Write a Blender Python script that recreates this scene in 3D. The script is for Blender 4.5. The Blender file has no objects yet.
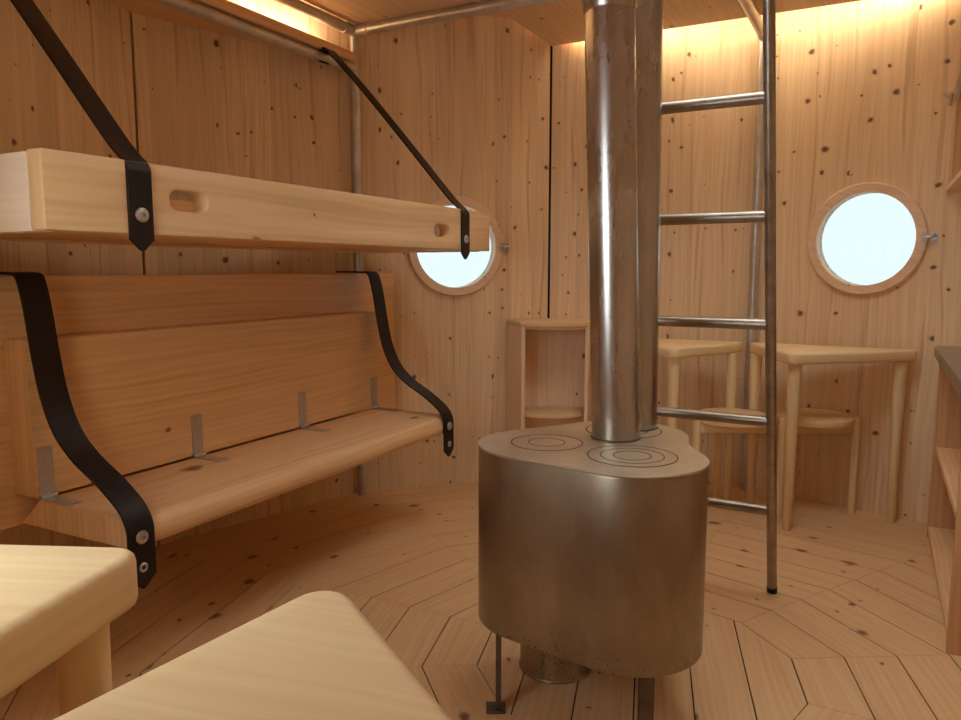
import bpy, bmesh, math, random
from mathutils import Vector, Matrix

random.seed(7)
S = bpy.context.scene
COL = S.collection
R_ = math.radians

# ------------------------------------------------------------------ camera
FPX, TILT = 756.2, 0.11821
cam_d = bpy.data.cameras.new('camera')
cam_d.sensor_width = 36.0
cam_d.lens = FPX / 961.0 * 36.0
cam_d.clip_start = 0.01
cam = bpy.data.objects.new('camera', cam_d)
COL.objects.link(cam)
cam.location = (0, 0, 1.0)
cam.rotation_euler = (math.pi / 2 - TILT, 0, 0)
S.camera = cam

# ------------------------------------------------------------------ world, exposure, large lights
W = bpy.data.worlds.new('overcast_sky')
S.world = W
W.use_nodes = True
W.node_tree.nodes['Background'].inputs[0].default_value = (0.87, 0.95, 1.0, 1)
W.node_tree.nodes['Background'].inputs[1].default_value = 6.0
S.view_settings.view_transform = 'Standard'
S.view_settings.look = 'None'
S.view_settings.gamma = 1
S.view_settings.use_curve_mapping = False
S.view_settings.exposure = 0.56
try:
    S.cycles.use_denoising = True
    S.cycles.max_bounces = 10
    S.cycles.diffuse_bounces = 6
    S.cycles.transparent_max_bounces = 12
    S.cycles.sample_clamp_indirect = 8
except Exception:
    pass

CX, CY, PH = 0.3986, 1.8401, R_(2.3556)      # centre of the twelve-sided room and its first corner
RAD = 1.78
APO = RAD * math.cos(R_(15))
HGT = 2.125                                  # ceiling


def vert(k, r=RAD):
    a = PH + R_(30 * k)
    return Vector((CX + r * math.cos(a), CY + r * math.sin(a)))


NB = Vector((math.cos(PH + R_(150)), math.sin(PH + R_(150))))    # out towards the bunks
TB = Vector((NB.y, -NB.x))                                       # along the bunks, away from the door


def bunk(D, t, z):
    return Vector((CX + D * NB.x + t * TB.x, CY + D * NB.y + t * TB.y, z))


def area_light(name, loc, direction, sx, sy, power, color, xaxis=None):
    d = bpy.data.lights.new(name, 'AREA')
    d.shape = 'RECTANGLE'
    d.size, d.size_y = sx, sy
    d.energy = power
    d.color = color
    o = bpy.data.objects.new(name, d)
    COL.objects.link(o)
    z = -Vector(direction).normalized()
    x = Vector(xaxis).normalized() if xaxis else z.orthogonal().normalized()
    y = z.cross(x).normalized()
    x = y.cross(z)
    m = Matrix((x, y, z)).transposed().to_4x4()
    m.translation = Vector(loc)
    o.matrix_world = m
    return o


WARM = (1.0, 0.84, 0.60)
# light strip on the cove shelf over the bunks: shines up the wall
for sgn, k in ((1, 4), (-1, 5)):
    th = PH + R_(30 * k + 15)
    nrm = Vector((math.cos(th), math.sin(th), 0))
    mid = Vector((CX, CY, 0)) + nrm * (APO - 0.075)
    mid.z = 1.93
    tg = Vector((-nrm.y, nrm.x, 0))
    mid += tg * (0.10 if k == 4 else -0.10)
    area_light('cove_light', mid, (nrm.x * 0.8, nrm.y * 0.8, 0.7), 0.70, 0.03, 1.2, WARM, tg)
# light strip on the edge of the loft deck: washes the wall behind the tables
va, vb = vert(3), vert(1)
e = (vb - va).normalized()
nout = Vector((-e.y, e.x))
if nout.dot(Vector((va + vb) / 2) - Vector((CX, CY))) < 0:
    nout = -nout
mid = (va + vb) / 2 + nout * 0.02
area_light('cove_light', (mid.x, mid.y, 2.075), (nout.x, nout.y, -0.55), 1.60, 0.03, 2.6, WARM, (e.x, e.y, 0))
# sky light portals in the five portholes
for k in (1, 3, 7):
    th = PH + R_(30 * k + 15)
    nrm = Vector((math.cos(th), math.sin(th), 0))
    pm = Vector((CX, CY, 0)) + nrm * (APO + 0.08)
    pm.z = 1.115
    ww = 0.78 if k == 7 else 0.44
    prt = area_light('porthole_portal', pm, -nrm, ww, ww, 1.0, (1, 1, 1), (-nrm.y, nrm.x, 0))
    prt.data.cycles.is_portal = True

# roof window over the loft hatch
HX0, HX1, HY0, HY1, HZ = 0.14, 1.10, 1.38, 2.38, 2.62
prt = area_light('roof_window_portal', ((HX0 + HX1) / 2, (HY0 + HY1) / 2, HZ - 0.004), (0, 0, -1), HX1 - HX0, HY1 - HY0, 1.0, (1, 1, 1), (1, 0, 0))
prt.data.cycles.is_portal = True

# ------------------------------------------------------------------ material helpers


def srgb(r, g, b):
    f = lambda c: (c / 255 / 12.92) if c / 255 <= 0.04045 else ((c / 255 + 0.055) / 1.055) ** 2.4
    return (f(r), f(g), f(b), 1)


class NT:
    def __init__(self, name):
        self.m = bpy.data.materials.new(name)
        self.m.use_nodes = True
        self.t = self.m.node_tree
        self.t.nodes.clear()
        self.out = self.t.nodes.new('ShaderNodeOutputMaterial')
        self.b = self.t.nodes.new('ShaderNodeBsdfPrincipled')
        self.t.links.new(self.b.outputs[0], self.out.inputs[0])

    def n(self, typ, **kw):
        nd = self.t.nodes.new('ShaderNode' + typ)
        for k, v in kw.items():
            if k.startswith('i_'):
                nd.inputs[int(k[2:])].default_value = v
            else:
                setattr(nd, k, v)
        return nd

    def l(self, a, b):
        self.t.links.new(a, b)

    def math(self, op, a, b=None, c=None, clamp=False):
        nd = self.n('Math', operation=op, use_clamp=clamp)
        for i, v in enumerate((a, b, c)):
            if v is None:
                continue
            if isinstance(v, (int, float)):
                nd.inputs[i].default_value = v
            else:
                self.l(v, nd.inputs[i])
        return nd.outputs[0]

    def mix(self, fac, a, b, blend='MIX'):
        nd = self.n('Mix', data_type='RGBA', blend_type=blend)
        for i, v in ((0, fac), (6, a), (7, b)):
            if isinstance(v, (int, float)):
                nd.inputs[i].default_value = v
            elif isinstance(v, tuple):
                nd.inputs[i].default_value = v
            else:
                self.l(v, nd.inputs[i])
        return nd.outputs[2]

    def ramp(self, fac, stops):
        nd = self.n('ValToRGB')
        cr = nd.color_ramp
        while len(cr.elements) < len(stops):
            cr.elements.new(0.5)
        for el, (p, c) in zip(cr.elements, stops):
            el.position = p
            el.color = c
        self.l(fac, nd.inputs[0])
        return nd.outputs[0]


def wood(name, light, dark, knot=None, board=0.0, board_var=0.12, knot_scale=6.0, knot_amount=0.4, knot_size=0.11,
         rough=0.55, streak=45.0, coat=0.0, ring=0.35, knot_stretch=0.7, resin=0.0):
    """Spruce / pine: grain runs along U of the uv map, V is across (both in metres)."""
    k = NT(name)
    uv = k.n('UVMap', uv_map='uv')
    sep = k.n('SeparateXYZ')
    k.l(uv.outputs[0], sep.inputs[0])
    u, v = sep.outputs[0], sep.outputs[1]
    # board index across the grain
    if board > 0:
        wob = k.n('TexNoise', noise_dimensions='1D', i_2=9.0)
        k.l(v, wob.inputs['W'])
        vv = k.math('MULTIPLY_ADD', wob.outputs[0], 0.05, v)
        bi = k.math('FLOOR', k.math('DIVIDE', vv, board))
    else:
        bi = k.math('MULTIPLY', v, 0.0)
    wn = k.n('TexWhiteNoise', noise_dimensions='1D')
    k.l(bi, wn.inputs['W'])
    # slow warp of the grain
    comb = k.n('CombineXYZ')
    k.l(k.math('MULTIPLY_ADD', wn.outputs[0], 13.7, k.math('MULTIPLY', u, 1.3)), comb.inputs[0])
    k.l(k.math('MULTIPLY', v, 5.0), comb.inputs[1])
    warp = k.n('TexNoise', noise_dimensions='2D', i_2=1.0, i_3=2.0)
    k.l(comb.outputs[0], warp.inputs['Vector'])
    # knots
    kc = k.n('CombineXYZ')
    k.l(k.math('MULTIPLY', u, knot_scale * knot_stretch), kc.inputs[0])
    k.l(k.math('MULTIPLY_ADD', bi, 0.37, k.math('MULTIPLY', v, knot_scale)), kc.inputs[1])
    kn = k.n('TexNoise', noise_dimensions='2D', i_2=3.2, i_3=2.0)
    k.l(kc.outputs[0], kn.inputs['Vector'])
    kadd = k.n('VectorMath', operation='MULTIPLY_ADD')
    k.l(kn.outputs[1], kadd.inputs[0])
    kadd.inputs[1].default_value = (0.16, 0.16, 0.0)
    k.l(kc.outputs[0], kadd.inputs[2])
    vor = k.n('TexVoronoi', voronoi_dimensions='2D', feature='F1')
    vor.inputs['Scale'].default_value = 1.0
    vor.inputs['Randomness'].default_value = 1.0
    k.l(kadd.outputs[0], vor.inputs['Vector'])
    csep = k.n('SeparateColor')
    k.l(vor.outputs['Color'], csep.inputs[0])
    has = k.math('LESS_THAN', csep.outputs[0], knot_amount)
    size = k.math('MULTIPLY_ADD', k.math('POWER', csep.outputs[1], 2.2), knot_size, knot_size * 0.28)
    rel = k.math('DIVIDE', vor.outputs['Distance'], size)
    core = k.math('MULTIPLY', k.math('SUBTRACT', 1.0, k.math('SMOOTH_MIN', k.math('POWER', rel, 3.0), 1.0, 0.3), clamp=True), has)
    halo = k.math('MULTIPLY', k.math('SUBTRACT', 1.0, k.math('MULTIPLY', rel, 0.36), clamp=True), has)
    # growth lines: bend around the knots
    g2 = k.n('CombineXYZ')
    k.l(k.math('MULTIPLY_ADD', wn.outputs[0], 7.1, k.math('MULTIPLY', u, 1.6)), g2.inputs[0])
    vw = k.math('MULTIPLY_ADD', halo, 0.004, k.math('MULTIPLY_ADD', warp.outputs[0], 0.05, v))
    k.l(k.math('MULTIPLY', vw, streak), g2.inputs[1])
    st = k.n('TexNoise', noise_dimensions='2D', i_2=1.0, i_3=3.0, i_4=0.55)
    k.l(g2.outputs[0], st.inputs['Vector'])
    ringv = k.math('SINE', k.math('MULTIPLY', vw, streak * 6.5))
    ringv = k.math('MULTIPLY_ADD', ringv, 0.5 * ring, 0.5)
    gmix = k.math('ADD', k.math('MULTIPLY', st.outputs[0], 0.75), k.math('MULTIPLY', ringv, 0.25))
    mid = tuple((a + b) / 2 for a, b in zip(light, dark))
    col = k.ramp(gmix, [(0.30, dark), (0.48, mid), (0.64, light)])
    tone = k.math('MULTIPLY_ADD', wn.outputs[0], 2 * board_var, 1.0 - board_var)
    tc = k.n('CombineColor')
    k.l(tone, tc.inputs[0])
    k.l(k.math('POWER', tone, 1.15), tc.inputs[1])
    k.l(k.math('POWER', tone, 1.3), tc.inputs[2])
    col = k.mix(1.0, col, tc.outputs[0], 'MULTIPLY')
    if resin:
        rc = k.n('CombineXYZ')
        k.l(k.math('MULTIPLY_ADD', wn.outputs[0], 5.3, k.math('MULTIPLY', u, 1.1)), rc.inputs[0])
        k.l(k.math('MULTIPLY', vw, 48.0), rc.inputs[1])
        rn = k.n('TexNoise', noise_dimensions='2D', i_2=1.0, i_3=2.0)
        k.l(rc.outputs[0], rn.inputs['Vector'])
        rf = k.ramp(rn.outputs[0], [(0.60, (0, 0, 0, 1)), (0.72, (1, 1, 1, 1))])
        col = k.mix(k.math('MULTIPLY', rf, resin), col, tuple(c * f for c, f in zip(dark[:3], (0.62, 0.5, 0.42))) + (1,))
    if knot:
        amber = tuple(a * 0.55 + b * 0.45 for a, b in zip(dark, knot))
        col = k.mix(k.math('MULTIPLY', k.math('POWER', halo, 2.0), 0.35), col, amber)
        col = k.mix(k.math('MULTIPLY', core, 0.92), col, knot)
    k.l(col, k.b.inputs['Base Color'])
    k.b.inputs['Roughness'].default_value = rough
    k.b.inputs['Specular IOR Level'].default_value = 0.35
    if coat:
        k.b.inputs['Coat Weight'].default_value = coat
        k.b.inputs['Coat Roughness'].default_value = 0.3
    bp = k.n('Bump')
    bp.inputs['Strength'].default_value = 0.08
    bp.inputs['Distance'].default_value = 0.002
    k.l(gmix, bp.inputs['Height'])
    k.l(bp.outputs[0], k.b.inputs['Normal'])
    return k.m


def metal(name, color, rough=0.35, metallic=1.0, var=0.12, noise=18.0, stain=None, speck=None, stretch=1.0, bump=0.06):
    k = NT(name)
    tc = k.n('TexCoord')
    mp = k.n('Mapping')
    mp.inputs['Scale'].default_value = (1, 1, stretch)
    k.l(tc.outputs['Object'], mp.inputs[0])
    nz = k.n('TexNoise', i_2=noise, i_3=6.0, i_4=0.65)
    k.l(mp.outputs[0], nz.inputs['Vector'])
    lo = tuple(c * (1 - var * 2) for c in color[:3]) + (1,)
    hi = tuple(min(1, c * (1 + var)) for c in color[:3]) + (1,)
    col = k.ramp(nz.outputs[0], [(0.3, lo), (0.7, hi)])
    if stain:
        n2 = k.n('TexNoise', i_2=3.5, i_3=5.0, i_4=0.6)
        k.l(tc.outputs['Object'], n2.inputs['Vector'])
        f = k.ramp(n2.outputs[0], [(0.42, (0, 0, 0, 1)), (0.72, (1, 1, 1, 1))])
        col = k.mix(k.math('MULTIPLY', f, 0.6), col, stain)
    rr = k.math('MULTIPLY_ADD', nz.outputs[0], 0.25, rough - 0.12)
    mt = None
    if speck:
        sc, thr, z_lo, z_hi, scol = speck
        v = k.n('TexNoise', i_2=sc, i_3=3.0, i_4=0.7)
        k.l(tc.outputs['Object'], v.inputs['Vector'])
        sp = k.n('SeparateXYZ')
        k.l(tc.outputs['Object'], sp.inputs[0])
        h = k.n('MapRange', clamp=True)
        k.l(sp.outputs[2], h.inputs[0])
        for i, vl in ((1, z_lo), (2, z_hi), (3, 0.16), (4, 0.0)):
            h.inputs[i].default_value = vl
        f = k.math('GREATER_THAN', k.math('ADD', v.outputs[0], h.outputs[0]), thr)
        col = k.mix(k.math('MULTIPLY', f, 0.8), col, scol)
        mt = k.math('MULTIPLY_ADD', f, -0.8, metallic)
    k.l(col, k.b.inputs['Base Color'])
    k.l(rr, k.b.inputs['Roughness'])
    if mt is not None:
        k.l(mt, k.b.inputs['Metallic'])
    else:
        k.b.inputs['Metallic'].default_value = metallic
    bp = k.n('Bump')
    bp.inputs['Strength'].default_value = bump
    bp.inputs['Distance'].default_value = 0.002
    k.l(nz.outputs[0], bp.inputs['Height'])
    k.l(bp.outputs[0], k.b.inputs['Normal'])
    return k.m


KN = srgb(98, 52, 28)
M = {}
M['wall'] = wood('spruce_wall', srgb(239, 214, 177), srgb(228, 197, 155), KN, board=0.085, board_var=0.075, knot_scale=12.0,
                 knot_amount=0.42, knot_size=0.12, streak=75, rough=0.6, knot_stretch=0.85, resin=0.42)
M['soffit'] = wood('spruce_soffit', srgb(230, 198, 158), srgb(216, 180, 138), KN, board=0.09, board_var=0.05, knot_scale=9.0,
                   knot_amount=0.22, knot_size=0.11, streak=60, rough=0.6)
M['floor'] = wood('pine_floor', srgb(224, 186, 138), srgb(214, 172, 124), srgb(112, 66, 38), knot_scale=9.5, knot_amount=0.30, knot_size=0.15,
                  streak=55, rough=0.5, ring=0.5, resin=0.15, board_var=0.0)
M['bench'] = wood('pine_bench', srgb(236, 198, 150), srgb(225, 180, 130), srgb(124, 66, 38), knot_scale=4.5, knot_amount=0.16,
                  knot_size=0.11, streak=50, rough=0.5, ring=0.6, resin=0.22)
M['pale'] = wood('pale_pine', srgb(237, 206, 160), srgb(226, 190, 142), srgb(150, 90, 54), knot_scale=6.5, knot_amount=0.30,
                 knot_size=0.10, streak=50, rough=0.5, ring=0.6)
M['daylit_pale'] = wood('painted_daylight_spruce', srgb(244, 230, 212), srgb(236, 217, 196), srgb(150, 90, 60), knot_scale=6.0, knot_amount=0.25,
                   knot_size=0.09, streak=50, rough=0.5, ring=0.4)  # daylight on the bunk ends, painted in as paler wood
M['table'] = wood('ash_table', srgb(240, 217, 171), srgb(231, 202, 152), srgb(150, 100, 60), knot_scale=4.0, knot_amount=0.02,
                  knot_size=0.05, streak=60, rough=0.45, ring=0.15)
M['larch'] = wood('larch_counter', srgb(212, 170, 124), srgb(198, 150, 104), srgb(100, 54, 30), knot_scale=6.0, knot_amount=0.18,
                  knot_size=0.08, streak=50, rough=0.5, ring=0.6)
M['frame'] = wood('window_ring_wood', srgb(241, 214, 182), srgb(230, 198, 164), KN, knot_scale=8.0, knot_amount=0.12, knot_size=0.10, streak=50)
M['stove'] = metal('raw_steel', srgb(160, 149, 130), rough=0.33, var=0.14, noise=9.0, stain=srgb(136, 112, 84), metallic=0.92,
                   speck=(150.0, 0.735, 0.18, 0.29, srgb(104, 66, 42)), stretch=0.35)
M['stovetop'] = metal('steel_hotplate', srgb(206, 194, 170), rough=0.48, var=0.08, noise=12.0, stain=srgb(180, 156, 122), metallic=0.85)
M['groove_and_shade'] = metal('dark_groove_and_shade', srgb(112, 97, 78), rough=0.6, metallic=0.5)  # hotplate joints, and the shadow painted round the flue foot
M['pipe'] = metal('bright_flue_steel', srgb(198, 196, 192), rough=0.27, var=0.10, noise=10.0, stain=srgb(160, 148, 132), metallic=0.95,
                  stretch=0.25, bump=0.015)
M['galv'] = metal('galvanised_tube', srgb(206, 203, 196), rough=0.40, var=0.10, noise=22.0, stain=srgb(176, 162, 144), metallic=0.75)
M['ladder'] = metal('worn_ladder_tube', srgb(172, 162, 148), rough=0.36, var=0.14, noise=24.0, stain=srgb(134, 114, 94), metallic=0.85,
                    speck=(120.0, 0.75, -2.0, -1.0, srgb(104, 80, 62)))
M['dark_steel'] = metal('dark_leg_steel', srgb(120, 110, 102), rough=0.5, var=0.2, noise=30.0)
M['zinc'] = metal('zinc', srgb(206, 202, 200), rough=0.4, var=0.06, noise=60.0, metallic=0.85)
M['inox'] = metal('stainless_sheet', srgb(190, 186, 186), rough=0.35, var=0.08, noise=26.0, stain=srgb(150, 140, 136))
M['leather'] = None
k = NT('black_leather')
nz = k.n('TexNoise', i_2=60.0, i_3=4.0)
tc = k.n('TexCoord')
k.l(tc.outputs['Object'], nz.inputs['Vector'])
k.l(k.ramp(nz.outputs[0], [(0.3, srgb(24, 15, 13)), (0.8, srgb(42, 29, 25))]), k.b.inputs['Base Color'])
k.b.inputs['Roughness'].default_value = 0.5
k.b.inputs['Specular IOR Level'].default_value = 0.35
bp = k.n('Bump')
bp.inputs['Strength'].default_value = 0.15
bp.inputs['Distance'].default_value = 0.001
k.l(nz.outputs[0], bp.inputs['Height'])
k.l(bp.outputs[0], k.b.inputs['Normal'])
M['leather'] = k.m


def plain(name, c, rough=0.6):
    k = NT(name)
    nz = k.n('TexNoise', i_2=20.0)
    k.l(k.ramp(nz.outputs[0], [(0.3, tuple(x * 0.85 for x in c[:3]) + (1,)), (0.7, c)]), k.b.inputs['Base Color'])
    k.b.inputs['Roughness'].default_value = rough
    return k.m


M['joint'] = plain('dark_joint', srgb(38, 26, 20), 0.9)
M['rubber'] = plain('black_rubber', srgb(30, 28, 27), 0.6)
M['snow'] = plain('snow', srgb(235, 240, 245), 0.9)

def pane_mat(name, tint):
    k = NT(name)
    k.t.nodes.remove(k.b)
    tr = k.n('BsdfTransparent')
    tr.inputs[0].default_value = tint
    gl = k.n('BsdfGlossy')
    gl.inputs['Roughness'].default_value = 0.05
    mx = k.n('MixShader')
    mx.inputs[0].default_value = 0.03
    k.l(tr.outputs[0], mx.inputs[1])
    k.l(gl.outputs[0], mx.inputs[2])
    k.l(mx.outputs[0], k.out.inputs[0])
    return k.m


M['pane'] = pane_mat('clear_pane', (0.92, 0.92, 0.92, 1))
M['dimming_pane'] = pane_mat('sky_dimming_pane', (0.338, 0.354, 0.355, 1))  # tint added to hold down the sky's brightness in the visible portholes

k = NT('warm_led')
k.t.nodes.remove(k.b)
em = k.n('Emission')
em.inputs[0].default_value = (1.0, 0.72, 0.40, 1)
em.inputs[1].default_value = 6.0
k.l(em.outputs[0], k.out.inputs[0])
M['led'] = k.m

# ------------------------------------------------------------------ mesh helpers


def link(name, bm, mat, parent=None, grain=(1, 0, 0), smooth=35, bevel=0.0, bseg=2, off=None, mats=None):
    """Writes the bmesh as ONE object; its uv map runs along the grain, in metres."""
    bmesh.ops.recalc_face_normals(bm, faces=bm.faces)
    if bevel > 0:
        ed = [e for e in bm.edges if len(e.link_faces) == 2 and e.calc_face_angle(0) > R_(28)]
        bmesh.ops.bevel(bm, geom=ed, offset=bevel, segments=bseg, profile=0.5, affect='EDGES', clamp_overlap=True)
    uvl = bm.loops.layers.uv.get('uv') or None
    if uvl is None:
        uvl = bm.loops.layers.uv.new('uv')
        g = Vector(grain).normalized()
        o1, o2 = random.uniform(0, 20), random.uniform(0, 20)
        ax = [Vector((1, 0, 0)), Vector((0, 1, 0)), Vector((0, 0, 1))]
        c1 = min(ax, key=lambda a: abs(a.dot(g)))
        a1 = (c1 - g * c1.dot(g)).normalized()
        a2 = g.cross(a1)
        for f in bm.faces:
            n = f.normal
            if abs(n.dot(g)) > 0.8:
                for l in f.loops:
                    l[uvl].uv = (l.vert.co.dot(a1) * 0.3 + o1, l.vert.co.dot(a2) + o2)
            else:
                side = a1 if abs(n.dot(a1)) < abs(n.dot(a2)) else a2
                oo = 0 if side is a1 else 3.3
                for l in f.loops:
                    l[uvl].uv = (l.vert.co.dot(g) + o1, l.vert.co.dot(side) + o2 + oo)
    if off is not None:
        bmesh.ops.translate(bm, verts=bm.verts, vec=-Vector(off))
    if smooth:
        for f in bm.faces:
            f.smooth = True
        for ed in bm.edges:
            if len(ed.link_faces) == 2 and ed.calc_face_angle(0) > R_(smooth):
                ed.smooth = False
    me = bpy.data.meshes.new(name)
    bm.to_mesh(me)
    bm.free()
    for mm in (mats or [mat]):
        me.materials.append(mm)
    o = bpy.data.objects.new(name, me)
    COL.objects.link(o)
    if parent:
        o.parent = parent
    return o


def tag(o, label, cat, group=None):
    o['label'] = label
    o['category'] = cat
    if group:
        o['group'] = group
    return o


def thing(name, label, cat, loc=(0, 0, 0), rz=0.0, group=None):
    o = bpy.data.objects.new(name, None)
    o.empty_display_size = 0.05
    COL.objects.link(o)
    o.location = loc
    o.rotation_euler = (0, 0, rz)
    return tag(o, label, cat, group)


def struct(name, bm, mat, **kw):
    o = link(name, bm, mat, **kw)
    o['kind'] = 'structure'
    return o


def copy_thing(src, loc, rz, label, group=None):
    r = src.copy()
    COL.objects.link(r)
    r.location = loc
    r.rotation_euler = (0, 0, rz)
    r['label'] = label
    if group:
        r['group'] = group
    for ch in list(src.children):
        c = ch.copy()
        COL.objects.link(c)
        c.parent = r
        for g in list(ch.children):
            d = g.copy()
            COL.objects.link(d)
            d.parent = c
    return r


IDENT = lambda x, y, z: Vector((x, y, z))


def add_prism(bm, poly, z0, z1, fn=IDENT, mi=0):
    a = [bm.verts.new(fn(x, y, z0)) for x, y in poly]
    b = [bm.verts.new(fn(x, y, z1)) for x, y in poly]
    fs = [bm.faces.new(a[::-1]), bm.faces.new(b)]
    n = len(poly)
    for i in range(n):
        fs.append(bm.faces.new((a[i], a[(i + 1) % n], b[(i + 1) % n], b[i])))
    for f in fs:
        f.material_index = mi
    return fs


def prism(poly, z0, z1, fn=IDENT):
    bm = bmesh.new()
    add_prism(bm, poly, z0, z1, fn)
    return bm


def box(x0, x1, y0, y1, z0, z1, fn=IDENT):
    return prism([(x0, y0), (x1, y0), (x1, y1), (x0, y1)], z0, z1, fn)


def add_box(bm, x0, x1, y0, y1, z0, z1, fn=IDENT, mi=0):
    add_prism(bm, [(x0, y0), (x1, y0), (x1, y1), (x0, y1)], z0, z1, fn, mi)


def prism_holes(outer, holes, z0, z1, fn=IDENT):
    """Outline with holes, extruded."""
    bm = bmesh.new()
    edges = []
    for loop in [outer] + holes:
        vs = [bm.verts.new((x, y, z0)) for x, y in loop]
        for i in range(len(vs)):
            edges.append(bm.edges.new((vs[i], vs[(i + 1) % len(vs)])))
    bmesh.ops.triangle_fill(bm, use_beauty=True, use_dissolve=False, edges=edges)
    r = bmesh.ops.extrude_face_region(bm, geom=list(bm.faces))
    bmesh.ops.translate(bm, verts=[g for g in r['geom'] if isinstance(g, bmesh.types.BMVert)], vec=(0, 0, z1 - z0))
    for v in bm.verts:
        v.co = fn(*v.co)
    return bm


def add_tube(bm, pts, rad, seg=16, caps=True, mi=0):
    """Tube along a list of points; rad is a number or one per point."""
    pts = [Vector(p) for p in pts]
    if isinstance(rad, (int, float)):
        rad = [rad] * len(pts)
    rings = []
    up = None
    for i, p in enumerate(pts):
        d = (pts[min(i + 1, len(pts) - 1)] - pts[max(i - 1, 0)]).normalized()
        if up is None:
            up = d.orthogonal().normalized()
        up = (up - d * up.dot(d)).normalized()
        w = d.cross(up)
        rings.append([bm.verts.new(p + (up * math.cos(2 * math.pi * j / seg) + w * math.sin(2 * math.pi * j / seg)) * rad[i])
                      for j in range(seg)])
    for a, b in zip(rings, rings[1:]):
        for j in range(seg):
            f = bm.faces.new((a[j], a[(j + 1) % seg], b[(j + 1) % seg], b[j]))
            f.material_index = mi
    if caps:
        bm.faces.new(rings[0][::-1]).material_index = mi
        bm.faces.new(rings[-1]).material_index = mi


def tube(pts, rad, seg=16, caps=True):
    bm = bmesh.new()
    add_tube(bm, pts, rad, seg, caps)
    return bm


def lathe(profile, seg=32, center=(0, 0, 0)):
    """profile: (r, z) pairs, closed on the axis where r is 0."""
    bm = bmesh.new()
    c = Vector(center)
    rings = []
    for r, z in profile:
        if r < 1e-6:
            rings.append([bm.verts.new(c + Vector((0, 0, z)))])
        else:
            rings.append([bm.verts.new(c + Vector((r * math.cos(2 * math.pi * j / seg), r * math.sin(2 * math.pi * j / seg), z)))
                          for j in range(seg)])
    for a, b in zip(rings, rings[1:]):
        for j in range(seg):
            jn = (j + 1) % seg
            if len(a) == 1 and len(b) == 1:
                continue
            if len(a) == 1:
                bm.faces.new((a[0], b[j], b[jn]))
            elif len(b) == 1:
                bm.faces.new((a[j], a[jn], b[0]))
            else:
                bm.faces.new((a[j], a[jn], b[jn], b[j]))
    return bm


def orient(bm, loc, zdir):
    """Turns +Z of the mesh to zdir and moves it to loc."""
    q = Vector((0, 0, 1)).rotation_difference(Vector(zdir).normalized())
    bm.transform(Matrix.Translation(Vector(loc)) @ q.to_matrix().to_4x4())
    return bm


def circle(cx, cy, r, n=48):
    return [(cx + r * math.cos(2 * math.pi * i / n), cy + r * math.sin(2 * math.pi * i / n)) for i in range(n)]


def round_poly(poly, rad, seg=6):
    out = []
    n = len(poly)
    for i in range(n):
        p0, p1, p2 = Vector(poly[i - 1]), Vector(poly[i]), Vector(poly[(i + 1) % n])
        r = rad[i] if isinstance(rad, (list, tuple)) else rad
        d0, d1 = (p0 - p1).normalized(), (p2 - p1).normalized()
        half = d0.angle(d1) / 2
        cut = r / math.tan(half)
        c = p1 + (d0 + d1).normalized() * (r / math.sin(half))
        a, b = p1 + d0 * cut, p1 + d1 * cut
        va, vb = a - c, b - c
        ang = va.angle_signed(vb)
        for s in range(seg + 1):
            t = -ang * s / seg
            cs, sn = math.cos(t), math.sin(t)
            out.append((c.x + va.x * cs - va.y * sn, c.y + va.x * sn + va.y * cs))
    return out


def spline(pts, sub=6):
    out = []
    P = [Vector(p) for p in pts]
    for i in range(len(P) - 1):
        p0, p1, p2, p3 = P[max(i - 1, 0)], P[i], P[i + 1], P[min(i + 2, len(P) - 1)]
        for s in range(sub):
            t = s / sub
            out.append(0.5 * ((2 * p1) + (p2 - p0) * t + (2 * p0 - 5 * p1 + 4 * p2 - p3) * t * t + (3 * p1 - p0 - 3 * p2 + p3) * t ** 3))
    out.append(P[-1])
    return out


def ribbon(profile, tc, width, thick, fn, tip=0.028):
    """Flat strap: profile of (D, z) points, constant width across t, pointed at the last point."""
    bm = bmesh.new()
    P = [Vector(p) for p in profile]
    d = (P[-1] - P[-2]).normalized()
    P.append(P[-1] + d * tip)
    rings = []
    for i, p in enumerate(P):
        dd = (P[min(i + 1, len(P) - 1)] - P[max(i - 1, 0)]).normalized()
        n = Vector((-dd.y, dd.x)) * thick / 2
        w = width / 2 if i < len(P) - 1 else 0.004
        rings.append([bm.verts.new(fn(q.x, tc + s * w, q.y)) for q, s in ((p + n, -1), (p + n, 1), (p - n, 1), (p - n, -1))])
    for a, b in zip(rings, rings[1:]):
        for j in range(4):
            bm.faces.new((a[j], a[(j + 1) % 4], b[(j + 1) % 4], b[j]))
    bm.faces.new(rings[0][::-1])
    bm.faces.new(rings[-1])
    return bm


def bolt_head(r=0.0135, h=0.006):
    """Domed washer head with a sunk hex socket, axis +Z."""
    return lathe([(0, h * 0.35), (r * 0.28, h * 0.35), (r * 0.32, h), (r * 0.6, h), (r * 0.92, h * 0.7), (r, h * 0.3), (r, 0), (0, 0)], 20)


def eyelet(r=0.011, h=0.004):
    return lathe([(r * 0.5, 0), (r * 0.5, h * 0.7), (r * 0.75, h), (r, h * 0.5), (r, 0)], 20)

# ------------------------------------------------------------------ setting: floor, walls, ceiling


PW = 0.1356
RING0, RSTEP = 0.4079, 0.14037
GAP = 0.0035


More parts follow.
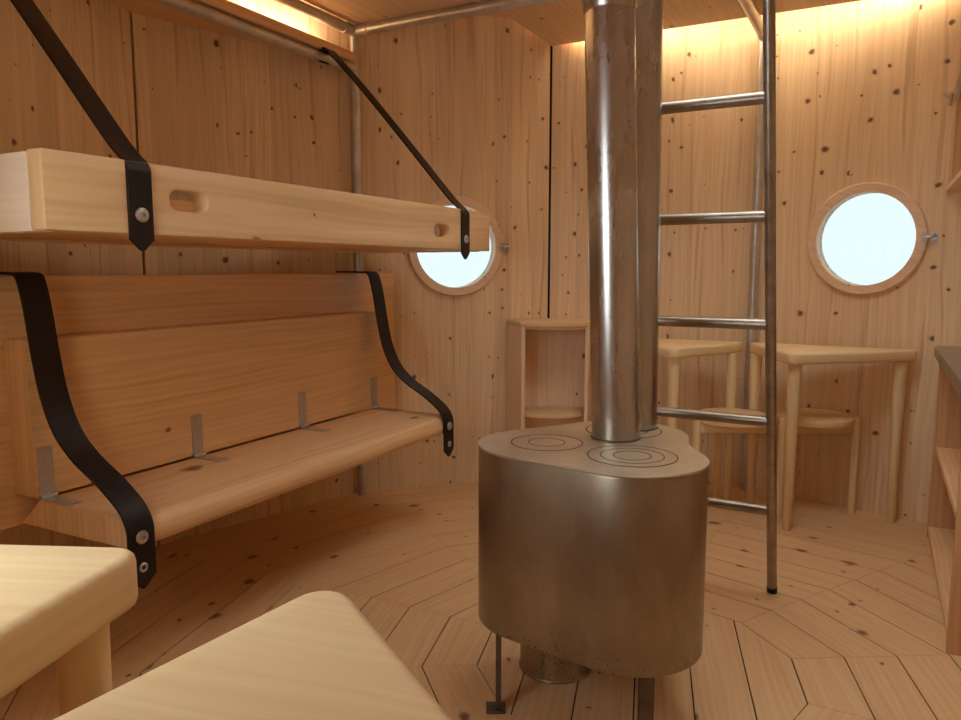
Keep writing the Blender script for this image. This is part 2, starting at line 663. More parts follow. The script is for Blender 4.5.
def build_floor():
    bm = bmesh.new()
    uvl = bm.loops.layers.uv.new('uv')

    def plank(poly, gdir, ends=True):
        g = Vector(gdir).normalized()
        a = Vector((-g.y, g.x))
        c = sum((Vector(p) for p in poly), Vector((0, 0))) / len(poly)
        o1, o2 = random.uniform(0, 40), random.uniform(0, 40)
        # shrink towards the inside for the joint
        n = len(poly)
        pts = []
        for i in range(n):
            p0, p1, p2 = Vector(poly[i - 1]), Vector(poly[i]), Vector(poly[(i + 1) % n])
            d0, d1 = (p1 - p0).normalized(), (p2 - p1).normalized()
            n0, n1 = Vector((-d0.y, d0.x)), Vector((-d1.y, d1.x))
            if n0.dot(c - p1) < 0:
                n0, n1 = -n0, -n1
            g0 = GAP / 2 if abs(d0.dot(g)) > 0.99 else 0.0005
            g1 = GAP / 2 if abs(d1.dot(g)) > 0.99 else 0.0005
            den = n0.x * n1.y - n0.y * n1.x
            pts.append(p1 + Vector((g0 * n1.y - g1 * n0.y, g1 * n0.x - g0 * n1.x)) / den)
        top = [bm.verts.new((p.x, p.y, 0.0)) for p in pts]
        bot = [bm.verts.new((p.x, p.y, -0.006)) for p in pts]
        fs = [bm.faces.new(top)]
        for i in range(n):
            fs.append(bm.faces.new((top[i], top[(i + 1) % n], bot[(i + 1) % n], bot[i])))
        for f in fs:
            for l in f.loops:
                q = Vector(l.vert.co[:2])
                l[uvl].uv = (q.dot(g) + o1, q.dot(a) + o2)
    # rings of planks
    nr = 10
    for s in range(12):
        a0, a1 = PH + R_(30 * s), PH + R_(30 * s + 30)
        d0, d1 = Vector((math.cos(a0), math.sin(a0))), Vector((math.cos(a1), math.sin(a1)))
        c = Vector((CX, CY))
        for r in range(nr):
            r0, r1 = RING0 + RSTEP * r, RING0 + RSTEP * (r + 1)
            plank([c + d0 * r0, c + d0 * r1, c + d1 * r1, c + d1 * r0], d1 - d0)
    # centre: straight planks clipped to the inner twelve-gon
    ax = PH - R_(15)
    u = Vector((math.cos(ax), math.sin(ax)))
    w = Vector((-u.y, u.x))
    poly = [Vector((RING0 * math.cos(PH + R_(30 * i)), RING0 * math.sin(PH + R_(30 * i)))) for i in range(12)]

    def clip(pl, n, dmax):
        out = []
        for i in range(len(pl)):
            p, q = pl[i], pl[(i + 1) % len(pl)]
            dp, dq = p.dot(n) - dmax, q.dot(n) - dmax
            if dp <= 0:
                out.append(p)
            if dp * dq < 0:
                out.append(p + (q - p) * (dp / (dp - dq)))
        return out
    for i in range(-3, 3):
        pl = clip(clip(poly, u, (i + 1) * PW * 0.9985), -u, -i * PW * 0.9985)
        if len(pl) > 2:
            plank([Vector((CX, CY)) + p for p in pl], w)
    o = struct('floor', bm, M['floor'], smooth=0)
    # dark subfloor under the joints
    bm2 = prism([tuple(vert(k, 1.9)) for k in range(12)], -0.06, -0.004)
    struct('floor_base', bm2, M['joint'], smooth=0)
    return o


build_floor()

WT = 0.09
WALLN = {0: 'wall_right', 1: 'wall_back_right', 2: 'wall_back_mid_right', 3: 'wall_back_mid_left', 4: 'wall_left_back', 5: 'wall_left_front',
         6: 'wall_left', 7: 'wall_front_left', 9: 'wall_front_right', 10: 'wall_right_near', 11: 'wall_right_mid'}
WIN = {1: (0.0, 1.125), 3: (0.0, 1.107), 7: (0.0, 1.115)}
side = 2 * RAD * math.sin(R_(15))


def wall_fn(k):
    th = PH + R_(30 * k + 15)
    n = Vector((math.cos(th), math.sin(th), 0))
    tg = Vector((-n.y, n.x, 0))
    base = Vector((CX, CY, 0)) + n * APO

    def fn(x, y, z):                       # x along the wall, y up, z outwards through it
        return base + tg * x + Vector((0, 0, y)) + n * z
    return fn, n, tg, base


def build_window(num, k, label_side):
    fn, n, tg, base = wall_fn(k)
    cx, cz = WIN[k]
    w = thing('window_%d' % num, 'porthole', 'window')
    del w['label'], w['category']
    w['kind'] = 'structure'
    w.location = fn(cx, cz, 0)
    q = Matrix((tg, Vector((0, 0, 1)), n)).transposed().to_4x4()
    w.rotation_euler = q.to_euler()
    if k == 7:
        w.scale = (1.8, 1.8, 1)  # unseen porthole, enlarged to throw more daylight on the bunk end
    # round wooden ring, proud of the wall
    ring = lathe([(0.186, 0.045), (0.186, -0.020), (0.189, -0.024), (0.220, -0.024), (0.2235, -0.020), (0.2235, 0.0), (0.209, 0.0), (0.209, 0.045), (0.186, 0.045)], 72)
    link('window_frame', ring, M['frame'], w, grain=(1, 0.3, 0))
    pane = lathe([(0, 0.018), (0.190, 0.018), (0.190, 0.026), (0, 0.026)], 64)
    link('pane', pane, M['dimming_pane'] if num < 3 else M['pane'], w)
    hg = bmesh.new()
    hx = -0.215 if label_side > 0 else 0.215
    sg = -1 if hx < 0 else 1
    add_box(hg, hx - 0.010, hx + 0.006, -0.020, 0.020, -0.029, -0.024)
    add_box(hg, hx + sg * 0.032 - 0.009, hx + sg * 0.032 + 0.009, -0.022, 0.022, -0.006, 0.0)
    add_tube(hg, [(hx + sg * 0.010, -0.012, -0.030), (hx + sg * 0.010, 0.012, -0.030)], 0.006, 10)
    add_tube(hg, [(hx, 0.0, -0.031), (hx + sg * 0.014, 0.001, -0.034), (hx + sg * 0.036, 0.006, -0.022), (hx + sg * 0.038, 0.006, -0.004)], 0.004, 8)
    for sx in (hx - 0.003, hx + sg * 0.032):
        for sy in (-0.013, 0.013):
            add_tube(hg, [(sx, sy, -0.032), (sx, sy, -0.002)], 0.003, 8)
    link('window_hinge', hg, M['zinc'], w)


for k in range(12):
    if k == 8:
        continue
    fn, n, tg, base = wall_fn(k)
    h = side / 2 - 0.0055
    holes = []
    if k in WIN:
        holes = [circle(WIN[k][0], WIN[k][1], 0.209 * (1.8 if k == 7 else 1), 64)]
    bm = prism_holes([(-h, -0.005), (h, -0.005), (h, HGT + 0.01), (-h, HGT + 0.01)], holes, 0.0, WT, fn)
    struct(WALLN[k], bm, M['wall'], grain=(0, 0, 1))
# doorway wall: the two jambs and the head
fn, n, tg, base = wall_fn(8)
h = side / 2 - 0.0055
for nm, x0, x1, z0, z1 in (('wall_front_jamb_left', 0.41, h, -0.005, HGT), ('wall_front_jamb_right', -h, -0.41, -0.005, HGT), ('wall_front_head', -0.41, 0.41, 2.0, HGT)):
    struct(nm, prism([(x0, z0), (x1, z0), (x1, z1), (x0, z1)], 0, WT, fn), M['wall'], grain=(0, 0, 1))
# unseen wooden box added outside the doorway to keep daylight out
for nm, x0, x1, y0, y1, z0, z1 in (('wall_lightblock_left', 0.60, 0.66, -0.02, 2.12, WT + 0.002, 1.3), ('wall_lightblock_right', -0.66, -0.60, -0.02, 2.12, WT + 0.002, 1.3),
                                   ('wall_lightblock_back', -0.66, 0.66, -0.02, 2.12, 1.3, 1.36), ('ceiling_lightblock', -0.66, 0.66, 2.121, 2.18, WT + 0.002, 1.36),
                                   ('floor_lightblock', -0.66, 0.66, -0.08, -0.021, WT + 0.002, 1.36)):
    struct(nm, box(x0, x1, y0, y1, z0, z1, fn), M['wall'] if 'floor' not in nm else M['larch'], grain=(0, 0, 1) if 'wall' in nm else (n.x, n.y, 0))
# dark strips behind the panel joints
for k in range(12):
    a = PH + R_(30 * k)
    d = Vector((math.cos(a), math.sin(a), 0))
    t = Vector((-d.y, d.x, 0))
    b0 = Vector((CX, CY, 0)) + d * RAD
    bm = box(-0.03, 0.03, 0.045, 0.085, -0.005, HGT + 0.01, lambda x, y, z: b0 + t * x + d * y + Vector((0, 0, z)))
    struct('trim_%d' % (k + 1), bm, M['joint'], smooth=0)
# window frames
build_window(1, 3, 1)
build_window(2, 1, 1)
build_window(3, 7, 1)
# ceiling
struct('ceiling', prism_holes([tuple(vert(k, 1.92)) for k in range(12)], [[(HX0, HY0), (HX1, HY0), (HX1, HY1), (HX0, HY1)]], HGT, HGT + 0.08),
       M['soffit'], grain=(0.46, 0.886, 0))
cb = bmesh.new()
add_box(cb, HX0 - 0.04, HX0, HY0 - 0.04, HY1 + 0.04, HGT + 0.081, HZ)
add_box(cb, HX1, HX1 + 0.04, HY0 - 0.04, HY1 + 0.04, HGT + 0.081, HZ)
add_box(cb, HX0, HX1, HY0 - 0.04, HY0, HGT + 0.081, HZ)
add_box(cb, HX0, HX1, HY1, HY1 + 0.04, HGT + 0.081, HZ)
wf = struct('window_4', cb, M['soffit'], grain=(0, 0, 1))
link('pane', box(HX0 - 0.04, HX1 + 0.04, HY0 - 0.04, HY1 + 0.04, HZ + 0.001, HZ + 0.012), M['pane'], wf)
# snow outside
struct('ground', prism(circle(0.4, 1.8, 40, 24), -0.55, -0.5), M['snow'], smooth=0)

# loft decks above the pipes
def isect(p, d, q, e):
    den = d.x * e.y - d.y * e.x
    s = ((q.x - p.x) * e.y - (q.y - p.y) * e.x) / den
    return p + d * s


v3, v1 = vert(3, RAD - 0.004), vert(1, RAD - 0.004)
d37 = Vector((-TB.x, -TB.y))
hatch_y = 2.55
pA = v3 + d37 * ((v3.y - hatch_y) / -d37.y)
d31 = (v1 - v3).normalized()
pB = v3 + d31 * ((hatch_y - v3.y) / d31.y) if abs(d31.y) > 1e-6 else v1
if pB.x > v1.x:
    pB = v1
deck2 = [tuple(v3), tuple(pA), (v1.x - 0.10, hatch_y), tuple(v1)]
struct('ceiling_loft_back', prism(deck2, 2.02, 2.062), M['soffit'], grain=(d37.x, d37.y, 0), bevel=0.002, bseg=1)
# deck beside the bunks: between the pipe along the bunks and the pipe across the room
p4 = vert(4, 1.735)
dA = (vert(0, 1.735) - p4).normalized()
dB = Vector((-TB.x, -TB.y))
a0 = p4 + dA * 0.012
deck1 = [tuple(a0), tuple(a0 + dB * 1.45), tuple(a0 + dB * 1.45 + Vector((-NB.x, -NB.y)) * 0.75), tuple(a0 + dA * 1.05)]
struct('ceiling_loft_left', prism(deck1, 2.016, 2.058), M['soffit'], grain=(TB.x, TB.y, 0), bevel=0.002, bseg=1)

# ------------------------------------------------------------------ pipe frame
RT = 0.0215
ZR = 1.993
pf = thing('pipe_frame', 'galvanised steel tube frame of posts and rails under the loft decks', 'pipe frame', (p4.x, p4.y, 0))
pfo = pf.location
p2 = vert(2, 1.735) + Vector((0.012, 0.002))
p6, p0 = vert(6, 1.735), vert(0, 1.735)
for p in (p4, p2, p6, p0):
    link('post', tube([(p.x, p.y, 0.0), (p.x, p.y, ZR + 0.012)], RT, 20), M['galv'], pf, off=pfo)


def rail(a, b, z):
    d = (b - a).normalized()
    a2, b2 = a + d * 0.018, b - d * 0.018
    link('rail', tube([(a2.x, a2.y, z), (b2.x, b2.y, z)], RT, 20), M['galv'], pf, off=pfo)
    link('coupling', tube([(a2.x, a2.y, z), (a2.x + d.x * 0.055, a2.y + d.y * 0.055, z)], RT + 0.003, 20), M['galv'], pf, off=pfo)


rail(p4, p6, ZR)
rail(p4, p6, 1.838)
rail(p4, p0, ZR)
pc = p2 + (Vector((CX, CY)) - p2).normalized() * 1.45
rail(p2, pc, ZR)

# cove shelf over the lower pipe, with its light strip
c4, c5, c6 = vert(4, 1.768), vert(5, 1.768), vert(6, 1.768)
D0 = 1.49
cs = [tuple(bunk(D0, 0.90, 0)[:2]), tuple(c4) if (c4 - Vector((CX, CY))).dot(NB) > D0 else tuple(bunk(D0 + 0.04, 0.89, 0)[:2]), tuple(c5), tuple(c6), tuple(bunk(D0, -0.90, 0)[:2])]
c5 = vert(5, RAD - 0.0015)
cs = [tuple(bunk(D0 - 0.012, 0.835, 0)[:2]), tuple(bunk(1.545, 0.866, 0)[:2]), tuple(c5), tuple(bunk(1.545, -0.866, 0)[:2]), tuple(bunk(D0 - 0.012, -0.835, 0)[:2])]
sh = tag(link('cove_shelf', prism(cs, 1.861, 1.897), M['bench'], grain=(TB.x, TB.y, 0), bevel=0.002, bseg=1),
         'wooden cove shelf lying on the lower pipe above the bunk bed', 'shelf')


def led(k, t0, t1, z, label):
    fn, n, tg, base = wall_fn(k)
    b = box(t0, t1, z, z + 0.012, -0.062, -0.046, fn)
    tag(link('light_strip', b, M['led'], smooth=0), label, 'light')


led(4, -0.30, 0.44, 1.898, 'glowing warm light strip on the cove shelf, half nearer the round window')
led(5, -0.44, 0.30, 1.898, 'glowing warm light strip on the cove shelf, half nearer the door')
bm = box(0.08, 1.50, -0.035, -0.02, 2.063, 2.075, lambda x, y, z: Vector((v3.x + e.x * x + nout.x * y, v3.y + e.y * x + nout.y * y, z)))
tag(link('light_strip', bm, M['led'], smooth=0), 'glowing warm light strip on the loft deck edge above the corner tables', 'light')

# ------------------------------------------------------------------ upper bunk on leather straps
T0, T1 = -0.938, 0.862
TCN = -0.045
ub = thing('bunk_bed', 'upper bunk with thick pine rail and hand slots, hung on black leather straps', 'bunk bed', bunk(0.86, TCN, 1.07))
uo = ub.location


def slot(tc, zc, w, hh, n=8):
    r = hh / 2
    pts = []
    for i in range(n + 1):
        a = -math.pi / 2 + math.pi * i / n
        pts.append((tc + w / 2 - r + r * math.cos(a), zc + r * math.sin(a)))
    for i in range(n + 1):
        a = math.pi / 2 + math.pi * i / n
        pts.append((tc - w / 2 + r + r * math.cos(a), zc + r * math.sin(a)))
    return pts


bf = lambda x, y, z: bunk(z, x, y)          # x = t, y = height, z = D
TG = (TB.x, TB.y, 0)
link('front_rail', prism_holes([(T0, 1.074), (T1, 1.074), (T1, 1.222), (T0, 1.222)],
     [slot(-0.604, 1.151, 0.108, 0.045), slot(0.496, 1.137, 0.108, 0.045)], 0.86, 0.905, bf), M['pale'], ub, grain=TG, bevel=0.004, off=uo)
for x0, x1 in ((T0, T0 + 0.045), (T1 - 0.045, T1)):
    link('end_panel', prism([(x0, 1.072), (x1, 1.072), (x1, 1.219), (x0, 1.219)], 0.9055, 1.43, bf), M['daylit_pale'], ub,
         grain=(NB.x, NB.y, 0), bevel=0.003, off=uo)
link('rear_rail', prism([(T0 + 0.046, 1.072), (T1 - 0.046, 1.072), (T1 - 0.046, 1.21), (T0 + 0.046, 1.21)], 1.39, 1.43, bf), M['bench'], ub, grain=TG, off=uo)
link('base_panel', prism([(T0 + 0.046, 1.078), (T1 - 0.046, 1.078), (T1 - 0.046, 1.096), (T0 + 0.046, 1.096)], 0.906, 1.389, bf), M['bench'], ub, grain=TG, off=uo)
ND = (-NB.x, -NB.y, 0)
for tc in (-0.736, 0.655):
    loop = [(1.478 + 0.0265 * math.cos(a), 1.838 + 0.0265 * math.sin(a)) for a in [R_(x) for x in (300, 340, 20, 60, 100, 125)]]
    prof = loop + [(1.30, 1.693), (1.10, 1.473), (0.93, 1.282), (0.884, 1.236), (0.866, 1.222), (0.8565, 1.205), (0.8563, 1.19), (0.8563, 1.13), (0.8563, 1.062)]
    pr = [Vector(p) for p in loop] + spline(prof[5:], 4)[1:]
    st = link('leather_strap', ribbon(pr, tc, 0.057, 0.006, bunk, 0.022), M['leather'], ub, smooth=50, off=uo)
    b = orient(bolt_head(0.0155, 0.006), bunk(0.853, tc, 1.113), ND)
    link('bolt', b, M['zinc'], st, off=uo)

# ------------------------------------------------------------------ lower folding bench
fb = thing('folding_bench', 'folding pine bench below the upper bunk, seat held by two black leather straps', 'bench', bunk(1.30, TCN, 0.37))
fo = fb.location
link('back_board', prism([(-1.0, 0.365), (0.945, 0.365), (0.945, 0.987), (-1.0, 0.987)], 1.372, 1.425, bf), M['bench'], fb, grain=TG, bevel=0.004, off=fo)
link('back_panel', prism([(-0.735, 0.447), (0.70, 0.447), (0.70, 0.835), (-0.735, 0.835)], 1.285, 1.3715, bf), M['bench'], fb, grain=TG, bevel=0.005, off=fo)
# seat: bevelled rear edge, generous round on the front edges
prof = [(1.284, 0.443), (1.365, 0.372), (0.975, 0.372)]
for i in range(7):
    a = R_(270 - 90 * i / 6)
    prof.append((0.965 + 0.03 * math.cos(a), 0.402 + 0.03 * math.sin(a)))
for i in range(7):
    a = R_(180 - 90 * i / 6)
    prof.append((0.970 + 0.035 * math.cos(a), 0.409 + 0.034 * math.sin(a)))
seat_bm = prism(prof, -0.728, 0.688, lambda x, y, z: bunk(x, z, y))
link('seat', seat_bm, M['bench'], fb, grain=TG, bevel=0.003, bseg=1, off=fo)
for tc in (-0.706, -0.238, 0.232, 0.695 - 0.03):
    hb = bmesh.new()
    add_box(hb, tc - 0.019, tc + 0.019, 0.452, 0.572, 1.2825, 1.285, bf)
    add_box(hb, tc - 0.019, tc + 0.019, 1.175, 1.276, 0.4432, 0.4455, lambda x, y, z: bunk(y, x, z))
    a, b = bunk(1.279, tc - 0.021, 0.449), bunk(1.279, tc + 0.021, 0.449)
    add_tube(hb, [a, b], 0.0055, 10)
    for i in range(3):
        p = bunk(1.2825, tc + (0.004 if i % 2 else -0.004), 0.475 + i * 0.038)
        add_tube(hb, [p, p + Vector(ND) * 0.0015], 0.0035, 8)
        p = bunk(1.252 - i * 0.03, tc + (0.004 if i % 2 else -0.004), 0.4455)
        add_tube(hb, [p, p + Vector((0, 0, 0.0015))], 0.0035, 8)
    link('hinge', hb, M['zinc'], fb, off=fo)
prof_s = [(1.425, 0.9935), (1.372, 0.993), (1.30, 0.9925), (1.272, 0.986), (1.258, 0.955), (1.245, 0.90), (1.228, 0.80), (1.205, 0.705), (1.165, 0.625), (1.105, 0.57), (1.03, 0.527),
          (0.975, 0.49), (0.945, 0.462), (0.930, 0.430), (0.9285, 0.40), (0.9285, 0.36), (0.9285, 0.315)]
for tc in (-0.722, 0.650):
    st = link('leather_strap', ribbon(spline(prof_s, 4), tc, 0.068, 0.006, bunk, 0.026), M['leather'], fb, smooth=50, off=fo)
    link('bolt', orient(bolt_head(0.0155, 0.006), bunk(0.9255, tc, 0.408), ND), M['zinc'], st, off=fo)
    link('eyelet', orient(eyelet(0.011, 0.004), bunk(0.9255, tc, 0.338), ND), M['zinc'], st, off=fo)

# ------------------------------------------------------------------ stove
SC = Vector((0.276, 1.722))
LOB = [SC + Vector((-0.121, 0.008)), SC + Vector((0.052, -0.122)), SC + Vector((0.072, 0.112))]
LR = 0.160


def stove_outline(extra=0.0):
    order = [0, 1, 2]
    pts = []
    n = 3
    for i in range(n):
        c, cn = LOB[order[i]], LOB[order[(i + 1) % n]]
        cp = LOB[order[i - 1]]
        d_in, d_out = (c - cp).normalized(), (cn - c).normalized()
        n_in, n_out = Vector((d_in.y, -d_in.x)), Vector((d_out.y, -d_out.x))
        a0 = math.atan2(n_in.y, n_in.x)
        a1 = math.atan2(n_out.y, n_out.x)
        while a1 < a0:
            a1 += 2 * math.pi
        for s in range(17):
            a = a0 + (a1 - a0) * s / 16
            pts.append((c.x + (LR + extra) * math.cos(a), c.y + (LR + extra) * math.sin(a)))
        p, q = c + n_out * (LR + extra), cn + n_out * (LR + extra)
        for s in range(1, 14):
            t = s / 14
            m = p + (q - p) * t - n_out * (0.0, 0.016, 0.006)[i] * math.sin(math.pi * t) ** 2
            pts.append((m.x, m.y))
    return pts


sv = thing('wood_stove', 'rounded triangular steel wood stove with two flue pipes in the middle of the floor', 'stove', (SC.x, SC.y, 0))
so = sv.location
ZS0, ZS1 = 0.182, 0.600
link('body', prism(stove_outline(), ZS0, ZS1 - 0.006), M['stove'], sv, smooth=30, bevel=0.002, bseg=2, off=so)
link('top_plate', prism(stove_outline(0.0012), ZS1 - 0.0058, ZS1), M['stovetop'], sv, smooth=30, bevel=0.0012, bseg=1, off=so)


def cooking_plate(c, radii):
    bm = lathe([(0, 0.0008), (radii[0] + 0.001, 0.0008), (radii[0] + 0.0016, 0.0001), (0, 0.0001)], 48, (c[0], c[1], ZS1))
    me = bpy.data.meshes.new('tmp')
    for r in radii:
        b1 = lathe([(r - 0.0016, 0.0009), (r - 0.0012, 0.0013), (r + 0.0012, 0.0013), (r + 0.0016, 0.0009), (r - 0.0016, 0.0009)], 48, (c[0], c[1], ZS1))
        b1.to_mesh(me)
        b1.free()
        n0 = len(bm.faces)
        bm.from_mesh(me)
        bm.faces.ensure_lookup_table()
        for f in bm.faces[n0:]:
            f.material_index = 1
    bpy.data.meshes.remove(me)
    link('cooking_plate', bm, None, sv, mats=[M['stovetop'], M['groove_and_shade']], smooth=30, off=so)


cooking_plate((0.155, 1.732), (0.083, 0.042))
cooking_plate((0.329, 1.604), (0.096, 0.068, 0.040))
cooking_plate((0.360, 1.868), (0.093, 0.060))


def flue(base, top, r, collar_z):
    b, t = Vector(base), Vector(top)
    bm = bmesh.new()
    add_tube(bm, [b, b + (t - b) * 0.5, t], r, 40)
    d = (t - b).normalized()
    f = link('flue_pipe', bm, M['pipe'], sv, smooth=40, off=so)
    s = (collar_z - b.z) / (t.z - b.z)
    p = b + (t - b) * s
    cb = bmesh.new()
    add_tube(cb, [p - d * 0.03, p - d * 0.026, p - d * 0.006, p, p + d * 0.012, p + d * 0.03, p + d * 0.12],
             [r + 0.0005, r + 0.003, r + 0.003, r + 0.0055, r + 0.0055, r + 0.003, r + 0.0025], 40)
    link('collar', cb, M['pipe'], f, smooth=40, off=so)
    rb = lathe([(r - 0.002, 0.0), (r + 0.0025, 0.0), (r + 0.002, 0.002), (r, 0.0025)], 40, (b.x, b.y, b.z))  # dark ring put in for the thin shadow at the pipe's foot
    link('foot_shadow_ring', rb, M['groove_and_shade'], f, off=so)


flue((0.326, 1.788, ZS1 + 0.0017), (0.258, 1.788, 2.56), 0.0575, 1.606)
flue((0.392, 1.908, ZS1 + 0.0017), (0.368, 1.908, 2.56), 0.0600, 1.74)
for (x, y), ang in (((0.041, 1.630), 0.0), ((0.344, 1.478), R_(95)), ((0.452, 1.905), R_(30))):
    r = Matrix.Rotation(ang, 2)
    fn = lambda a, b, z, x=x, y=y, r=r: Vector((x, y, z)) + Vector((*(r @ Vector((a, b))), 0))
    lg = link('leg', box(-0.006, 0.006, -0.016, 0.016, 0.005, ZS0, fn), M['dark_steel'], sv, bevel=0.001, bseg=1, off=so)
    link('foot_plate', box(-0.028, 0.016, -0.022, 0.022, 0.0, 0.005, fn), M['dark_steel'], lg, bevel=0.001, bseg=1, off=so)
link('base_pipe', lathe([(0, 0), (0.090, 0), (0.092, 0.004), (0.0885, 0.010), (0.0885, ZS0), (0, ZS0)], 40, (0.19, 1.822, 0.0)), M['stove'], sv, off=so)

# ------------------------------------------------------------------ ladder leaning on the pipe
LF = Vector((0.912, 2.264, 0))
LD = Vector((-0.148, -0.257, 1.0))
LS = Vector((-0.866, 0.5, 0))
ld = thing('ladder', 'steel tube ladder leaning on the loft pipe behind the stove', 'ladder', LF)
LW = 0.40
zt = 2.012
for s in (0.0, LW):
    a = LF + LS * s
    stl = link('stile', tube([a + LD * 0.012, a + LD * zt], 0.0145, 18), M['ladder'], ld, off=LF)
    link('end_cap', tube([a + Vector((0, 0, 0.0)), a + LD * 0.022], 0.0155, 18), M['rubber'], stl, off=LF)
for z in (0.285, 0.571, 0.854, 1.138, 1.418):
    c = LF + LD * z
    link('rung', tube([c + LS * 0.010, c + LS * (LW - 0.010)], 0.0155, 16), M['ladder'], ld, off=LF)

# ------------------------------------------------------------------ corner cabinet with curved shelf
cc = vert(3)
rd = (Vector((CX, CY)) - cc).normalized()          # into the room
rt = Vector((-rd.y, rd.x))
if rt.x < 0:
    rt = -rt
cf = lambda x, y, z: Vector((cc.x + rt.x * x + rd.x * y, cc.y + rt.y * x + rd.y * y, z))
cab = thing('corner_cabinet', 'small open corner cabinet with curved top beside the flue pipes', 'cabinet', (cc.x, cc.y, 0))
co = cab.location
wl = math.tan(R_(15))                              # wall slope against the cabinet's own axes


def arc_front(w, y0, bulge, n=14):
    return [(w - 2 * w * i / n, y0 + bulge * (1 - (1 - 2 * i / n) ** 2)) for i in range(n + 1)]


YF = 0.245
HWB, HWF = 0.205, 0.152
top_poly = [(-HWB, HWB * wl + 0.006), (0, 0.008), (HWB, HWB * wl + 0.006)] + arc_front(HWF + 0.006, YF, 0.058)
link('top', prism(top_poly, 0.752, 0.772, cf), M['pale'], cab, grain=(rt.x, rt.y, 0), bevel=0.003, off=co)
link('apron', prism([(HWF - 0.012, YF - 0.03), (HWF - 0.012, YF - 0.006)] + arc_front(HWF - 0.012, YF - 0.004, 0.050)[1:-1] + [(-HWF + 0.012, YF - 0.006), (-HWF + 0.012, YF - 0.03)] +
     [(x, y - 0.022) for x, y in arc_front(HWF - 0.012, YF - 0.004, 0.050)[1:-1]][::-1], 0.738, 0.7515, cf), M['pale'], cab, grain=(rt.x, rt.y, 0), off=co)
for s in (-1, 1):
    pp = [(s * HWB, HWB * wl + 0.008), (s * HWF, YF), (s * (HWF - 0.018), YF - 0.002), (s * (HWB - 0.020), HWB * wl + 0.004)]
    link('side_panel', prism(pp if s > 0 else pp[::-1], 0.0, 0.7515, cf), M['frame'], cab, grain=(0, 0, 1), bevel=0.002, bseg=1, off=co)
for s in (-1, 1):
    pp = [(0, 0.012), (s * (HWB - 0.03), (HWB - 0.03) * wl + 0.012), (s * (HWB - 0.03), (HWB - 0.03) * wl + 0.024), (0, 0.024)]
    link('back_panel', prism(pp if s < 0 else pp[::-1], 0.0, 0.7515, cf), M['frame'], cab, grain=(0, 0, 1), off=co)
for zz in (0.333, 0.02):
    link('shelf', prism([(-HWB + 0.045, HWB * wl + 0.016), (0, 0.026), (HWB - 0.045, HWB * wl + 0.016)] + arc_front(HWF - 0.024, YF - 0.03, 0.05), zz, zz + 0.018, cf), M['pale'], cab,
         grain=(rt.x, rt.y, 0), bevel=0.003, off=co)

# ------------------------------------------------------------------ triangular tables
TZ = 0.692
TRI_R, TRI_L, TRI_A = 0.610, 0.480, R_(77)


def make_table(name, label, mirror, loc, rz, TZ=TZ, th=0.044, TRI_R=TRI_R, TRI_L=TRI_L, TRI_A=TRI_A):
    """Three-cornered top; the widest corner at the local origin, long side on +X."""
    t = thing(name, label, 'table', loc, rz, 'triangular tables')
    m = -1 if mirror else 1
    lc = (TRI_L * math.cos(TRI_A), TRI_L * math.sin(TRI_A) * m)
    tri = [(0, 0), (TRI_R, 0), lc]
    if m < 0:
        tri = tri[::-1]
    top = prism(round_poly(tri, 0.028, 8), TZ - th, TZ)
    link('tabletop', top, M['table'], t, grain=(1, 0, 0), bevel=0.010, bseg=3)
    for lx, ly in ((0.050, 0.043), (TRI_R - 0.100, 0.034), (lc[0] - 0.002, lc[1] * m - 0.080)):
        link('leg', tube([(lx, ly * m, 0), (lx, ly * m, 0.004), (lx, ly * m, TZ - th)], [0.0145, 0.0165, 0.0250], 18), M['table'], t, grain=(0, 0, 1))
    return t


F1 = Vector((1.150, 2.785))
tA = make_table('triangular_table', 'pale triangular table with tapered legs under the round window right of the ladder', False, (F1.x, F1.y, 0), R_(12.5))
ax_d = Vector((math.cos(PH + R_(60)), math.sin(PH + R_(60))))
ax_p = Vector((ax_d.y, -ax_d.x))
rel = F1 - Vector((CX, CY))
F2 = Vector((CX, CY)) + 2 * ax_d * rel.dot(ax_d) - rel + ax_p * 0.020
ang2 = 2 * (PH + R_(60)) - R_(12.5)
tB = make_table('triangular_table', 'pale triangular table half hidden behind the flue pipes and ladder', True, (F2.x, F2.y, 0), ang2)
# near tables: one points its 60 degree corner at the stove, the other its widest corner
A = Vector((-0.134, 0.668))
lv = Vector((TRI_L * math.cos(TRI_A), TRI_L * math.sin(TRI_A)))
va_ = math.atan2(-lv.y, -lv.x)                       # direction L -> origin in the local frame
rzC = R_(-121.8) - va_
rot = Matrix.Rotation(rzC, 2) @ lv
tC = make_table('triangular_table', 'pale triangular tabletop in front, pointed corner towards the stove', False, (A.x - rot.x, A.y - rot.y, 0), rzC, 0.722, 0.056)
Bc = Vector((-0.337, 0.742))
tD = make_table('triangular_table', 'pale triangular table at the lower left with one thick leg showing', False, (Bc.x, Bc.y, 0), R_(176.0), 0.722, 0.056, 0.48, 0.45, R_(84))

# ------------------------------------------------------------------ stools


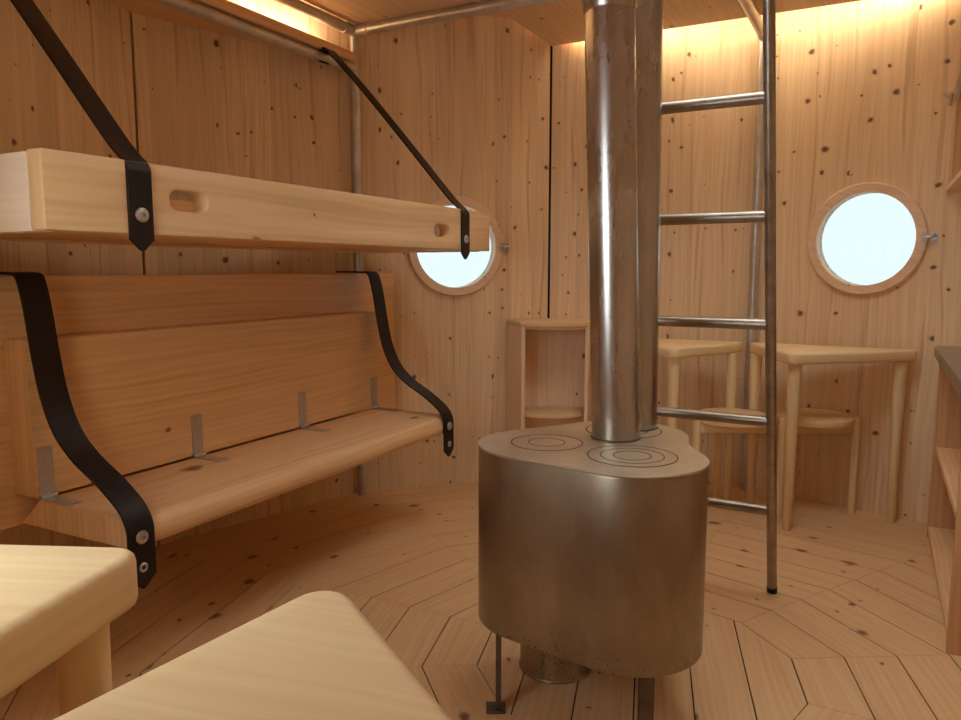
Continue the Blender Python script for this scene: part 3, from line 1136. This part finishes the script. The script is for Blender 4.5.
def make_stool(loc, rz, label, zs=0.412):
    t = thing('stool', label, 'stool', loc, rz, 'round three-legged stools')
    link('seat', lathe([(0, zs), (0.140, zs), (0.147, zs - 0.004), (0.150, zs - 0.012), (0.146, zs - 0.028), (0.140, zs - 0.032), (0, zs - 0.032)], 48), M['table'], t, grain=(1, 0.2, 0))
    lp = [(0.160 * math.cos(R_(a)), 0.160 * math.sin(R_(a))) for a in (-10, 95, 200)]
    for x, y in lp:
        link('leg', tube([(x, y, 0), (x, y, zs - 0.010), (x, y, zs - 0.004)], [0.0140, 0.0165, 0.012], 16), M['table'], t, grain=(0, 0, 1))
    for i in range(3):
        a, b = Vector(lp[i]), Vector(lp[(i + 1) % 3])
        d = (b - a).normalized()
        n = Vector((-d.y, d.x)) * 0.009
        a, b = a + d * 0.012, b - d * 0.012
        link('apron', prism([tuple(a - n), tuple(b - n), tuple(b + n), tuple(a + n)], zs - 0.070, zs - 0.0325), M['table'], t, grain=(d.x, d.y, 0), bevel=0.002, bseg=1)
    return t


st1 = make_stool((1.375, 3.060, 0), 0.0, 'round stool under the table right of the ladder')
st2 = copy_thing(st1, (1.038, 3.070, 0), R_(-5), 'round stool under the table half hidden behind the ladder')

# ------------------------------------------------------------------ counter on the right
kf = lambda D, t, z: Vector((CX - D * NB.x + t * TB.x, CY - D * NB.y + t * TB.y, z))
kc = thing('kitchen_counter', 'open wooden counter with steel worktop and shelf at the right edge', 'counter', kf(0.9, 0.95, 0))
ko = kc.location
KT0, KT1 = 0.42, 1.43
kbox = lambda d0, d1, t0, t1, z0, z1: box(d0, d1, t0, t1, z0, z1, kf)
link('worktop', kbox(0.702, 1.25, KT0 - 0.01, KT1 + 0.04, 0.677, 0.7165), M['bench'], kc, grain=TG, bevel=0.002, bseg=1, off=ko)
sb = bmesh.new()
add_box(sb, 0.6985, 1.25, KT0 - 0.01, KT1 + 0.03, 0.717, 0.7205, kf)
add_box(sb, 0.6985, 0.7015, KT0 - 0.01, KT1 + 0.03, 0.684, 0.717, kf)
link('steel_sheet', sb, M['inox'], kc, off=ko)
link('side_panel', kbox(0.715, 1.24, KT1 - 0.03, KT1, 0.0, 0.6765), M['larch'], kc, grain=(0, 0, 1), bevel=0.002, bseg=1, off=ko)
link('side_panel', kbox(0.712, 1.24, KT0, KT0 + 0.03, 0.0, 0.6765), M['larch'], kc, grain=(0, 0, 1), bevel=0.003, bseg=2, off=ko)
link('shelf', kbox(0.722, 1.22, KT0 + 0.0305, KT1 - 0.0305, 0.325, 0.350), M['bench'], kc, grain=TG, bevel=0.002, bseg=1, off=ko)
link('base_board', kbox(0.715, 1.22, KT0 + 0.0305, KT1 - 0.0305, 0.02, 0.045), M['bench'], kc, grain=TG, bevel=0.002, bseg=1, off=ko)
link('back_panel', kbox(1.221, 1.24, KT0 + 0.0305, KT1 - 0.0305, 0.0, 0.6765), M['larch'], kc, grain=TG, off=ko)

# ------------------------------------------------------------------ wall shelf over the counter
ws = thing('wall_shelf', 'wooden wall shelf with upright board at the right edge above the counter', 'shelf', kf(0.9, 1.5, 1.3))
wo = ws.location
link('upright_board', kbox(0.72, 0.90, 1.545, 1.570, 1.31, 2.12), M['larch'], ws, grain=(0, 0, 1), bevel=0.002, bseg=1, off=wo)
link('shelf_board', kbox(0.705, 1.10, 0.60, 1.570, 1.290, 1.3095), M['pale'], ws, grain=TG, bevel=0.002, bseg=1, off=wo)
link('brace_rod', tube([kf(0.715, 1.53, 1.62), kf(0.75, 1.25, 2.02)], 0.009, 12), M['galv'], ws, off=wo)
hk = bmesh.new()
add_tube(hk, [kf(0.715, 1.545, 1.63), kf(0.69, 1.54, 1.635), kf(0.675, 1.535, 1.65)], 0.006, 8)
add_tube(hk, [kf(0.70, 1.56, 1.61), kf(0.70, 1.51, 1.645)], 0.007, 8)
link('hook', hk, M['zinc'], ws, off=wo)
